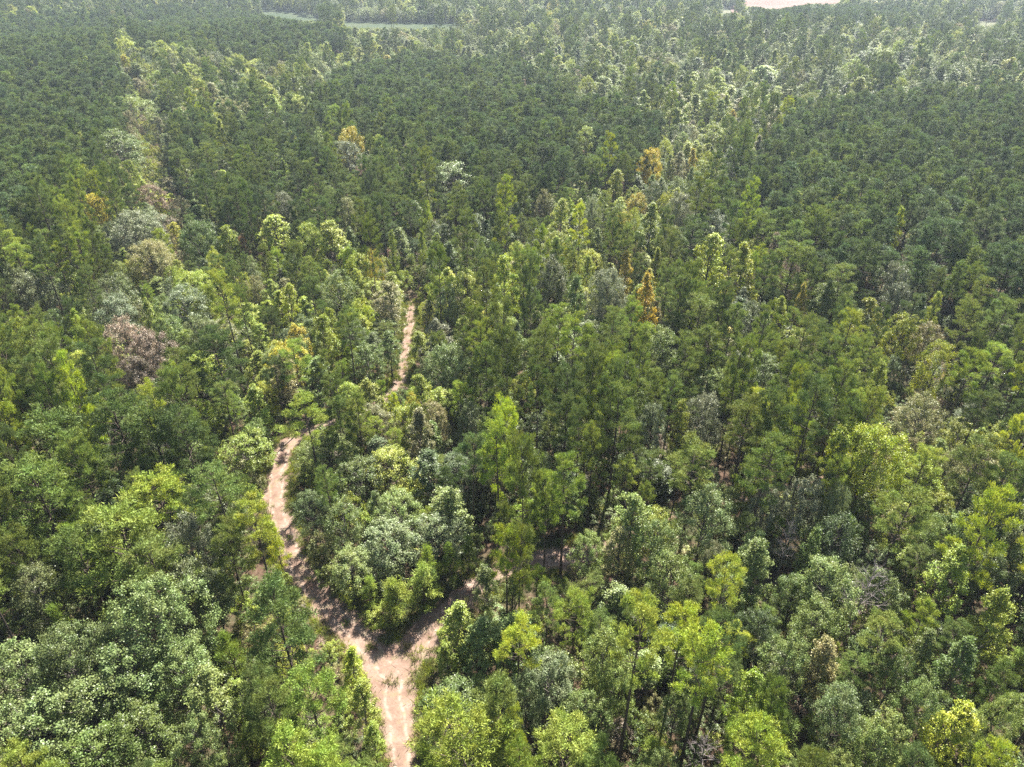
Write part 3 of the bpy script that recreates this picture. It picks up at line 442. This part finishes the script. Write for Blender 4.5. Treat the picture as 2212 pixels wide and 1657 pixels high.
def trail(name, P, Wd, z0, seed):
    Wd = Wd * 1.3
    r = np.random.default_rng(seed); n = len(P); t = unit(np.gradient(P, axis=0)); nr = np.c_[-t[:, 1], t[:, 0]]
    k = 11; s = np.linspace(-1, 1, k)
    ed = np.cumsum(r.normal(0, .16, (n, 2)), 0); ed -= np.array([np.convolve(ed[:, j], np.ones(15) / 15, 'same') for j in (0, 1)]).T
    ed += r.normal(0, .07, (n, 2))
    half = np.where(s[None, :] < 0, (Wd / 2 + ed[:, 0])[:, None], (Wd / 2 + ed[:, 1])[:, None])
    off = s[None, :] * half
    x = P[:, 0:1] + nr[:, 0:1] * off; y = P[:, 1:2] + nr[:, 1:2] * off
    rut = -.05 * np.exp(-((np.abs(off) - .8) / .28) ** 2) + .02 * np.cos(x * 1.7) * np.sin(y * 1.3)
    z = z0 + .07 * (1 - s[None, :] ** 2) ** .5 * 1 + rut * (1 - s[None, :] ** 4)
    i = (np.arange(n - 1)[:, None] * k + np.arange(k - 1)[None]).ravel()
    me = mesh(name, np.c_[x.ravel(), y.ravel(), z.ravel()], [np.c_[i, i + 1, i + k + 1, i + k]], [M['dirt']])
    at_ = me.attributes.new('across', 'FLOAT_VECTOR', 'POINT')
    at_.data.foreach_set('vector', np.stack([np.broadcast_to(np.abs(s)[None], x.shape), off, np.broadcast_to(np.arange(n)[:, None] * .6, x.shape)], -1).astype(np.float32).ravel())
    return setting(name, me)
trail('dirt_trail', PM, WM, .03, 1); trail('side_trail', PS, WS, .022, 2)
def sheet(name, pts, m, dz):
    P = np.array([at(u * K, v * K) for u, v in pts]); c = P.mean(0)
    V = [(*c, 0)]; V = []
    R = 14; n = len(P) * 6
    ring = np.array([P[k // 6] + (P[(k // 6 + 1) % len(P)] - P[k // 6]) * (k % 6) / 6 for k in range(n)])
    ring += np.random.default_rng(len(name)).normal(0, 1.5, ring.shape)
    VV = np.vstack([c + (ring - c) * q for q in np.linspace(.02, 1, R)]); 
    z = hills(VV[:, 0], VV[:, 1]) + dz
    F_ = [[(r * n + k), (r * n + (k + 1) % n), ((r + 1) * n + (k + 1) % n), ((r + 1) * n + k)] for r in range(R - 1) for k in range(n)]
    return setting(name, mesh(name, np.c_[VV, z], [F_], [m]))
sheet('green_field', [(450, 70), (430, 10), (560, 12), (690, 24), (900, 36), (1030, 44), (1040, 84), (740, 90), (600, 80)], M['field'], .5)
sheet('bare_soil', [(1590, 60), (1585, 8), (1640, -25), (1820, -22), (1835, 12), (1830, 60)], M['bare'], .7)
sheet('dry_meadow', [(1520, 70), (1530, 10), (1584, 10), (1588, 70)], M['pale'], .5)
sheet('farm_yard', [(2090, 100), (2095, 40), (2180, 40), (2180, 100)], M['pale'], .5)

def house(name, u, v, L, Wd, h, rot, roofm, label):
    x, y = at(u * K, v * K, h); z = float(hills(x, y)) - .2
    root = link(bpy.data.objects.new(name, None)); root.location = (x, y, z); root.rotation_euler[2] = rot
    root['label'] = label; root['category'] = 'house' if name == 'farm_house' else 'shed'
    a, b = L / 2, Wd / 2; rr = h + Wd * .28
    V = [(-a, -b, 0), (a, -b, 0), (a, b, 0), (-a, b, 0), (-a, -b, h), (a, -b, h), (a, b, h), (-a, b, h), (-a, 0, rr - .12), (a, 0, rr - .12)]
    link(bpy.data.objects.new('wall', mesh('wall', V, [[(0, 1, 5, 4), (2, 3, 7, 6)], [(0, 4, 8, 7, 3), (1, 2, 6, 9, 5)]], [M['wall']])), root)
    e = .5; sl_ = (rr - h) / b; zo = h - e * sl_
    V = []
    for dz in (0, .15):
        V += [(-a - e, -b - e, zo + dz), (a + e, -b - e, zo + dz), (a + e, 0, rr + dz), (-a - e, 0, rr + dz), (-a - e, b + e, zo + dz), (a + e, b + e, zo + dz)]
    link(bpy.data.objects.new('roof', mesh('roof', V, [[(0, 1, 2, 3), (3, 2, 5, 4), (6, 7, 8, 9), (9, 8, 11, 10), (0, 1, 7, 6), (4, 5, 11, 10), (0, 3, 9, 6), (3, 4, 10, 9), (1, 2, 8, 7), (2, 5, 11, 8)]], [roofm])), root)
    for k in range(3):
        xx = (-.3 + .3 * k) * L
        V = [(xx - .5, -b - .06, h * .35), (xx + .5, -b - .06, h * .35), (xx + .5, -b - .06, h * .78), (xx - .5, -b - .06, h * .78), (xx - .5, -b + .02, h * .35), (xx + .5, -b + .02, h * .35), (xx + .5, -b + .02, h * .78), (xx - .5, -b + .02, h * .78)]
        link(bpy.data.objects.new('window', mesh('window', V, [[(0, 1, 2, 3), (0, 1, 5, 4), (2, 3, 7, 6), (0, 3, 7, 4), (1, 2, 6, 5)]], [M['glass']])), root)
house('shed', 1574, 25, 13, 6, 3, .1, M['grey_roof'], 'long low grey-roofed shed on pale grass left of the bare soil')
house('farm_house', 2122, 51, 9, 7, 3.4, .2, M['white_roof'], 'small white-roofed house at far right beside a pale yard')
house('farm_house', 2152, 50, 7, 6, 3.2, -.3, M['grey_roof'], 'smaller grey-roofed house just right of the white-roofed one')
house('shed', 1984, 77, 7, 6, 4, .5, M['white_roof'], 'tiny white-roofed shed poking out of the far right woods')

# ------------------------------------------------------------------ forest layout
trees = []    # dict(kind, x, y, h, R, tint, var, rot, lm)
def tint_of(key, j=.22):
    c = np.array(T[key][0]) * (.84 if key[:4] == 'pine' else .74); return tuple(np.clip(c * (1 + rnd.uniform(-j, j)) * np.array([1 + rnd.uniform(-.08, .08), 1, 1 + rnd.uniform(-.1, .1)]), 0, .9))
IS_PINE = {TP, FP, YP, 'slim pine'}
def add(kind, x, y, h, R, tint, lm=None):
    if kind == RB and R > 4.3 and y < 200: kind = GB
    pr = PROTO[kind]; vi = rnd.randrange(len(pr))
    z = float(hills(x, y))
    cbf = {TP: .5, FP: .27, YP: .03, 'slim pine': .4, BU: 0, BT: .4}.get(kind, .15)
    u, v, d = proj(x, y, z + h * (1 + cbf) / 2)
    u1, v1, _ = proj(x, y, z + h * .98); u0, v0, _ = proj(x, y, z)
    up0 = F / d
    ry = (up0 * sqrt((h * (1 - cbf) / 2 * CP) ** 2 + (R * SP) ** 2))
    t = dict(kind=kind, x=x, y=y, z=z, h=h, R=R, tint=tint, vi=vi, rot=rnd.uniform(0, 6.28), lm=lm, u=u, v=v, d=d, rx=R * up0, ry=ry, v1=v1, u1=u1, u0=u0, v0=v0)
    trees.append(t); return t
for e in LM:
    q, u, v, wq, kind, tint, h = e[:7]
    if kind in (BU, YP): pass
    px, py = q2px(q, u, v)
    x, y = at(px, py, h + 0.0)
    for _ in range(3):
        zz = float(hills(x, y)); x, y = at(px, py, h + zz)
    d = proj(x, y, h)[2]
    R = wq / 1.769 * .4096 / 2 * d / F
    # keep the crowns of trees that flank the trail off the trail itself
    g = road_gap(x, y)
    if g < .4:
        dist = np.hypot(ALLR[:, 0] - x, ALLR[:, 1] - y); k = dist.argmin(); dv = np.array([x, y]) - ALLR[k]
        dv = dv / max(.01, np.hypot(*dv)); x, y = ALLR[k] + dv * (ALLW[k] / 2 + .5)
    add(kind, x, y, h, R, tint, e)
LMT = list(trees)
A_lm = np.array([[t['u'], t['v'], t['rx'], t['ry'], t['y'], t['x']] for t in LMT])
cell = {}
def near_ok(x, y, r):
    ci, cj = int(x // 6), int(y // 6)
    for a in range(ci - 2, ci + 3):
        for b in range(cj - 2, cj + 3):
            for (X_, Y_, R_) in cell.get((a, b), ()):
                if (X_ - x) ** 2 + (Y_ - y) ** 2 < ((r + R_) * .6) ** 2: return False
    return True
def put(x, y, r): cell.setdefault((int(x // 6), int(y // 6)), []).append((x, y, r))
for t in LMT: put(t['x'], t['y'], t['R'])
def pick(seq):
    s = sum(w_ for _, w_ in seq); r = rnd.uniform(0, s)
    for k, w_ in seq:
        r -= w_
        if r <= 0: return k
    return seq[-1][0]
MIXB = [('light', 20), ('grey', 20), ('green', 24), ('silver', 6), ('yg', 15), ('deep', 10), ('tan', 5), ('yellow_g', 3), ('lime', 3), ('brown', .7), ('orange', .2), ('yellow', .5)]
def species(u, v):
    if inany(R_PLANT, u, v): return 'plant'
    if inany(R_DARKMIX, u, v): return 'dark'
    if inany(R_PINE, u, v): return 'pine'
    if inany(R_CLEAR, u, v): return 'clear'
    if inany(R_YG, u, v): return 'yg'
    if inany(R_LIGHT, u, v): return 'light'
    if inany(R_HARD, u, v): return 'hard'
    return 'mix'
def blocked(x, y, z, h, R, low=False):
    """would it hide a stretch of trail or clearing that the photograph shows?"""
    t = add(BU, x, y, h, R, 'green'); trees.pop()
    if road_gap(x, y) < .35 + .25 * R: return True
    um, vm = (t['u1'] + t['u']) / 2, t['v']
    e = ((ROADPTS[:, 0] - um) / (t['rx'] + 1)) ** 2 + ((ROADPTS[:, 1] - (t['v1'] + t['v0']) / 2) / (abs(t['v0'] - t['v1']) / 2 + t['rx'] * .5 + 1)) ** 2
    if e.min() < .8 and not low: return True
    if y > 300:
        for P in V_OPEN:
            for k in range(7):
                uu = t['u0'] + (t['u1'] - t['u0']) * k / 6; vv = t['v0'] + (t['v1'] - t['v0']) * k / 6
                if inside(P, uu, vv): return True
    return False
def hides_lm(x, y, z, h, R, kind):
    cbf = {TP: .5, FP: .27, 'slim pine': .4}.get(kind, .12)
    u, v, d = proj(x, y, z + h * (1 + cbf) / 2); f = F / d; rx = R * f; ry = f * sqrt((h * (1 - cbf) / 2 * CP) ** 2 + (R * SP) ** 2)
    m = (A_lm[:, 4] > y) & (np.abs(A_lm[:, 0] - u) < (A_lm[:, 2] + rx) * .55) & (np.abs(A_lm[:, 1] - v) < (A_lm[:, 3] + ry) * .58)
    return bool(m.any())
y = 22.0
while y < 1010:
    far = y > 330
    half = (y * CP + 40) * .76 + 28
    step = 2.6
    x = -half + rnd.uniform(0, step)
    while x < half:
        xx, yy = x + rnd.uniform(-1.2, 1.2), y + rnd.uniform(-1.2, 1.2); x += step
        z = float(hills(xx, yy)); u, v, _ = proj(xx, yy, z + 14)
        sp = species(u, v)
        if sp == 'plant':
            if rnd.random() < .5: continue
            k, tn, h, R = 'slim pine', pick([('pine dark', 45), ('pine deep', 50), ('pine', 5)]), rnd.uniform(11, 18), rnd.uniform(1.6, 2.7)
            if far: R *= 1.15
            if rnd.random() < .02: k, tn, h, R = OB, pick([('yg', 3), ('green', 5), ('brown', 1)]), 14, 2.3
        else:
            if rnd.random() < (.1 if y < 150 else .25 if y < 330 else .4): continue
            p = rnd.random()
            pp = {'dark': .68, 'pine': .74, 'clear': .0, 'yg': .07, 'light': .2, 'hard': .16, 'mix': .42 if y < 200 else .2}[sp]
            if p < pp:
                k = pick([(TP, 8), (FP, 2)] if y < 220 else [(TP, 5), (FP, 4)]); tn = pick({'dark': [('pine deep', 50), ('pine', 15), ('pine dark', 35)], 'pine': [('pine', 50), ('pine deep', 25), ('pine lit', 20), ('pine yg', 5)]}.get(sp, [('pine', 45), ('pine deep', 35), ('pine lit', 12), ('pine yg', 6)]))
                if y > 330: tn = pick([('pine deep', 50), ('pine dark', 30), ('pine', 20)])
                h, R = rnd.uniform(17, 24), rnd.uniform(2.3, 3.6) * (1.25 if y > 300 else 1)
                if y < 220: h, R = rnd.uniform(18.5, 25), rnd.uniform(2.0, 3.1)
                if sp == 'dark': h, R = rnd.uniform(15, 19), rnd.uniform(2.2, 3.2)
            else:
                if sp == 'clear': k, tn, h, R = pick([(BU, 8), (RB, 2)]), pick([('tan', 5), ('yellow_g', 3), ('yg', 4), ('brown', 2), ('light', 2)]), rnd.uniform(2, 5), rnd.uniform(1.2, 2.2)
                else:
                    k = pick([(RB, 5), (OB, 4), (PB, 2)]); tn = pick([('yg', 30), ('light', 20), ('yellow_g', 16), ('grey', 14), ('tan', 9), ('yellow', 2), ('lime', 4), ('green', 10)] if sp in ('yg', 'light') or (sp == 'mix' and y > 200 and rnd.random() < .5) else [('grey', 20), ('silver', 6), ('light', 30), ('green', 12), ('yg', 22), ('tan', 9), ('yellow_g', 8), ('brown', 1)] if sp == 'hard' else MIXB)
                    h, R = rnd.uniform(8, 14.5), rnd.uniform(2.2, 4.2)
                    if y < 200: h = rnd.uniform(6, 13); R = rnd.uniform(1.9, 3.6)
                    if y > 300: h, R = rnd.uniform(11, 19), rnd.uniform(3.8, 6.6)
        if tn == 'silver' and y > 220: tn = 'grey'
        if y < 60: h *= .8
        ok = False
        for f in (1, .8, .6, .42, .28):
            hh, RR, kk = h * f, R * (.35 + .65 * f), k
            if f < 1 and sp == 'plant': break
            if hh < 6.5 and k != BU:
                kk = pick([(BU, 6), (YP, 2)]) ; RR = hh * rnd.uniform(.38, .55); RR = min(RR, 2.4)
            if not near_ok(xx, yy, RR * (1 if kk != 'slim pine' else .95)): continue
            if y < 260 and hides_lm(xx, yy, z, hh, RR, kk): continue
            if blocked(xx, yy, z, hh, RR, sp == 'clear' and hh < 5): continue
            ok = True; break
        if not ok: continue
        if kk == YP: tn = pick([('pine lit', 3), ('pine', 2)])
        if kk == BU and tn.startswith('pine'): tn = pick(MIXB)
        add(kk, xx, yy, hh, RR, tn); put(xx, yy, RR)
    y += step

# ------------------------------------------------------------------ which trees become objects of their own
def inframe(t): return -t['rx'] * .4 < t['u'] < 1024 + t['rx'] * .4 and -t['ry'] * .4 < t['v'] < 767 + t['ry'] * .4
def fam(k): return 'pine' if k in IS_PINE else {BU: 'shrub', BT: 'dead'}.get(k, 'broad')
own = []
for f, cap in (('pine', 300), ('broad', 300), ('shrub', 190), ('dead', 20)):
    L_ = [t for t in trees if fam(t['kind']) == f and inframe(t)]
    L_.sort(key=lambda t: (t['lm'] is None or len(t['lm']) < 8, -t['rx'] * t['ry'])); own += L_[:cap]
ownid = set(id(t) for t in own)
rest = [t for t in trees if id(t) not in ownid]

# shared mesh data of the individual trees
CAT = {'pine': 'pine tree', 'broad': 'broadleaf tree', 'shrub': 'shrub', 'dead': 'dead tree'}
NAME = {GB: 'broadleaf_tree', TP: 'pine_tree', FP: 'pine_tree', YP: 'young_pine', 'slim pine': 'plantation_pine', RB: 'broadleaf_tree', OB: 'broadleaf_tree', PB: 'broadleaf_tree', BU: 'shrub', BT: 'dead_tree'}
ADJ = {GB: 'wide spreading', TP: 'tall-trunked', FP: 'full-crowned', YP: 'bushy young', 'slim pine': 'slim plantation', RB: 'rounded', OB: 'oval', PB: 'pointed', BU: 'low', BT: 'bare'}
GROUP = {'pine': 'pines of the forest', 'broad': 'broadleaf trees of the forest', 'shrub': 'shrubs of the forest floor', 'dead': 'leafless trees'}
for kind, L_ in PROTO.items():
    for i, p in enumerate(L_):
        lm_ = M['dead_bark'] if p['leaf'] == 'dead' else M[p['leaf'], 'object']
        p['me_t'] = mesh('trunk', p['wood'][0], [p['wood'][1]], [M[p['bark']]])
        p['me_c'] = mesh('twigs' if p['leaf'] == 'dead' else 'crown', p['crown'][0], [p['crown'][1]], [lm_])

# labels: every tree is counted off from a tree or bend of the trail that can be found in the photo
anchors = [((t['u'], t['v'], t), t['lm'][8]) for t in LMT if t['lm'] and len(t['lm']) > 8]
anchors += [((395, 655, None), 'the trail fork'), ((404, 330, None), 'the straight far trail'), ((567, 562, None), 'the small bare trail patch'), ((12, 755, None), 'the bottom left corner'), ((1012, 755, None), 'the bottom right corner'), ((12, 12, None), 'the top left corner'), ((1012, 12, None), 'the top right corner'),
            ((20, 380, None), 'the middle of the left edge'), ((1005, 380, None), 'the middle of the right edge'), ((640, 755, None), 'the middle of the bottom edge'), ((790, 6, None), 'the bare pink soil'), ((290, 12, None), 'the far green field'), ((512, 383, None), 'the photo centre')]
ORD = ['nearest', 'second', 'third', 'fourth', 'fifth', 'sixth', 'seventh', 'eighth', 'ninth', 'tenth', 'eleventh', 'twelfth']
def cls(t): return (fam(t['kind']), t['kind'], t['tint'])
def sector(du, dv): return ('right of' if du > 0 else 'left of') if abs(du) > abs(dv) else ('below' if dv > 0 else 'above')
by = {}
for t in own: by.setdefault(cls(t), []).append(t)
best = {}
for c_, L_ in by.items():
    for (au, av, at_), ph in anchors:
        S = {}
        for t in L_:
            if t is at_: continue
            du, dv = t['u'] - au, t['v'] - av; S.setdefault(sector(du, dv), []).append((du * du + dv * dv, id(t)))
        for s, Q in S.items():
            Q.sort()
            for r, (dd, i_) in enumerate(Q[:12]):
                cost = dd ** .5 + 45 * r
                if i_ not in best or cost < best[i_][0]: best[i_] = (cost, r, s, ph)
NOUN = {'pine': 'pine', 'broad': 'broadleaf tree', 'shrub': 'shrub', 'dead': 'tree'}
used = set()
for t in own:
    if t['lm'] and len(t['lm']) > 7: t['label'] = t['lm'][7]; used.add(t['label']); continue
    _, r, s, ph = best.get(id(t), (0, 0, 'near', 'the photo centre'))
    f = fam(t['kind'])
    look = T[t['tint']][1] + ' ' + ADJ[t['kind']] + ' ' + NOUN[f]
    t['label'] = (ORD[r] + ' ' + look + ' ' + s + ' ' + ph)
protoT = {}
for t in own:
    kind, vi = t['kind'], t['vi']; p = PROTO[kind][vi]; f = fam(kind)
    if (kind, vi) not in protoT:
        root = bpy.data.objects.new(NAME[kind], None); root.empty_display_size = .5
        a = bpy.data.objects.new('trunk', p['me_t']); b = bpy.data.objects.new('twigs' if f == 'dead' else 'crown', p['me_c'])
        if kind == BU: a.name = 'stems'
        protoT[kind, vi] = (root, a, b)
    else:
        root, a, b = [o.copy() for o in protoT[kind, vi]]
    link(root); link(a, root); link(b, root)
    sx = t['R'] / p['R']; sz = t['h'] / p['H']
    root.location = (t['x'], t['y'], t['z'] - .05); root.rotation_euler = (0, 0, t['rot']); root.scale = (sx, sx, sz)
    b.color = (*tint_of(t['tint']), 1)
    root['label'] = t['label']; root['category'] = CAT[f]; root['group'] = GROUP[f]

# ------------------------------------------------------------------ the uncountable rest of the wood
bank = {}
def bank_of(kind):
    if kind in bank: return bank[kind]
    col = bpy.data.collections.new('bank_' + kind.replace(' ', '_'))
    for i, p in enumerate(PROTO[kind]):
        wv, wp = p['wood']; cv, cp = p['crown']
        V = np.vstack([wv, cv]); me = mesh('tree', V, [wp, cp + len(wv)], [M[p['bark']], M['dead_bark'] if p['leaf'] == 'dead' else M[p['leaf'], 'stuff']], [np.zeros(len(wp)), np.ones(len(cp))])
        col.objects.link(bpy.data.objects.new('tree_%02d' % i, me))
    bank[kind] = col; return col
def mass(name, L_, label, category):
    kinds = sorted(set(t['kind'] for t in L_))
    me = bpy.data.meshes.new(name); me.vertices.add(len(L_)); me.vertices.foreach_set('co', np.array([[t['x'], t['y'], t['z'] - .05] for t in L_], np.float32).ravel())
    for nm, ty, arr in (('rot', 'FLOAT_VECTOR', [[0, 0, t['rot']] for t in L_]), ('size', 'FLOAT_VECTOR', [[t['R'] / PROTO[t['kind']][t['vi']]['R']] * 2 + [t['h'] / PROTO[t['kind']][t['vi']]['H']] for t in L_])):
        a = me.attributes.new(nm, ty, 'POINT'); a.data.foreach_set('vector', np.array(arr, np.float32).ravel())
    a = me.attributes.new('tint', 'FLOAT_COLOR', 'POINT'); a.data.foreach_set('color', np.array([[*tint_of(t['tint']), 1] for t in L_], np.float32).ravel())
    a = me.attributes.new('pick', 'INT', 'POINT'); a.data.foreach_set('value', np.array([t['vi'] for t in L_], np.int32))
    a = me.attributes.new('sort', 'INT', 'POINT'); a.data.foreach_set('value', np.array([kinds.index(t['kind']) for t in L_], np.int32))
    o = setting(name, me, 'stuff', label); o['category'] = category
    g = bpy.data.node_groups.new(name, 'GeometryNodeTree'); g.interface.new_socket('Geometry', in_out='INPUT', socket_type='NodeSocketGeometry'); g.interface.new_socket('Geometry', in_out='OUTPUT', socket_type='NodeSocketGeometry')
    N, L = g.nodes.new, g.links.new; gi = N('NodeGroupInput'); go = N('NodeGroupOutput'); jn = N('GeometryNodeJoinGeometry')
    def attr(n_, ty): a_ = N('GeometryNodeInputNamedAttribute'); a_.data_type = ty; a_.inputs['Name'].default_value = n_; return a_.outputs[0]
    for i, k in enumerate(kinds):
        ci = N('GeometryNodeCollectionInfo'); ci.inputs['Collection'].default_value = bank_of(k); ci.inputs['Separate Children'].default_value = True; ci.inputs['Reset Children'].default_value = True
        ip = N('GeometryNodeInstanceOnPoints'); cm = N('FunctionNodeCompare'); cm.data_type = 'INT'; cm.operation = 'EQUAL'
        L(attr('sort', 'INT'), cm.inputs[2]); cm.inputs[3].default_value = i
        L(gi.outputs[0], ip.inputs['Points']); L(cm.outputs[0], ip.inputs['Selection']); L(ci.outputs[0], ip.inputs['Instance'])
        ip.inputs['Pick Instance'].default_value = True; L(attr('pick', 'INT'), ip.inputs['Instance Index'])
        L(attr('rot', 'FLOAT_VECTOR'), ip.inputs['Rotation']); L(attr('size', 'FLOAT_VECTOR'), ip.inputs['Scale']); L(ip.outputs[0], jn.inputs[0])
    L(jn.outputs[0], go.inputs[0])
    md = o.modifiers.new('scatter', 'NODES'); md.node_group = g
    return o
mass('distant_pine_wood', [t for t in rest if fam(t['kind']) == 'pine'], 'mass of dark pines stretching away to the far plantations', 'pine wood')
mass('distant_mixed_wood', [t for t in rest if fam(t['kind']) == 'broad'], 'mass of green and yellow broadleaf trees stretching away to the top', 'broadleaf wood')
# undergrowth: brush between the trunks
U = list(t for t in rest if fam(t['kind']) not in ('pine', 'broad')); U0 = len(U); y = 25.0
while y < 330:
    half = (y * CP + 40) * .76 + 20; st = 1.9 if y < 150 else 2.8; x = -half
    while x < half:
        xx, yy = x + rnd.uniform(-1, 1), y + rnd.uniform(-1, 1); x += st
        if rnd.random() < .35: continue
        hh = rnd.uniform(.7, 3.4); R = rnd.uniform(.7, 1.8)
        g = road_gap(xx, yy)
        if g < 3: hh, R = rnd.uniform(.3, 1.1), rnd.uniform(.4, .9)
        if g < R * .7: continue
        z = float(hills(xx, yy)); U.append(dict(kind=BU, x=xx, y=yy, z=z, h=hh, R=R, tint=pick([('green', 6), ('light', 3), ('deep', 4), ('tan', 2), ('yg', 2), ('brown', 1.2)]), vi=rnd.randrange(5), rot=rnd.uniform(0, 6.28)))
    y += st
mass('undergrowth', U, 'low tangled brush covering the red forest floor between trunks', 'brush')

gr = np.random.default_rng(5); G = []
gen_pine.per = 1
rng = np.random.default_rng(77); c = rng.normal(size=(70, 3)) * [.16, .16, 0]; d = unit(rng.normal(size=(70, 3)) * [.45, .45, .1] + [0, 0, .8])
gv, gp = blades(c, d, .42, .035); rng = np.random.default_rng(78)
wv, wp = Wood(), None; wv.tube([(0, 0, 0), (0, 0, .1), (.02, 0, .2)], [.01, .008, .004], 3)
PROTO['grass tuft'] = [dict(wood=wv.get(), crown=(gv, gp), H=.4, R=.3, bark='oak_bark', leaf='needles')]
for P_, W_ in ((PM, WM), (PS, WS)):
    for k in range(len(P_)):
        if P_[k][1] > 200: continue
        for q in range(9):
            sd = gr.choice([-1, 1]); o_ = (W_[k] / 2 + .15 + abs(gr.normal(0, .7))) * sd
            if gr.random() < .07: o_ = gr.normal(0, .35)
            tt = P_[min(k + 1, len(P_) - 1)] - P_[max(k - 1, 0)]; tt = tt / np.hypot(*tt)
            xy = P_[k] + np.array([-tt[1], tt[0]]) * o_ + gr.normal(0, .3, 2)
            if road_gap(*xy) < -.9 and gr.random() < .7: continue
            s_ = gr.uniform(.5, 1.9)
            G.append(dict(kind='grass tuft', x=xy[0], y=xy[1], z=.04, h=.4 * s_, R=.3 * s_ * 1.2, tint=['tan', 'yg', 'light', 'tan', 'green'][gr.integers(5)], vi=0, rot=gr.uniform(0, 6.28)))
mass('verge_grass', G, 'straggly green and straw-coloured grass along the trail edges', 'grass')

# ------------------------------------------------------------------ haze
bx = (4100, 650, 4700)
V = [(sx * 4100, yy, zz) for zz in (-12, 80) for yy in (-650, 4700) for sx in (-1, 1)]
hz = mesh('haze', V, [[(0, 2, 3, 1), (4, 5, 7, 6), (0, 1, 5, 4), (2, 6, 7, 3), (0, 4, 6, 2), (1, 3, 7, 5)]], [])
m, n, N, L = mat('haze'); pv = N('ShaderNodeVolumePrincipled'); pv.inputs['Color'].default_value = (.72, .84, 1, 1); pv.inputs['Density'].default_value = .00012; pv.inputs['Anisotropy'].default_value = .3
o_ = N('ShaderNodeOutputMaterial'); L(pv.outputs[0], o_.inputs['Volume'])
hz.materials.append(m); setting('haze', hz, 'stuff')
print('trees', len(trees), 'own', len(own), 'rest', len(rest), 'brush', len(U))
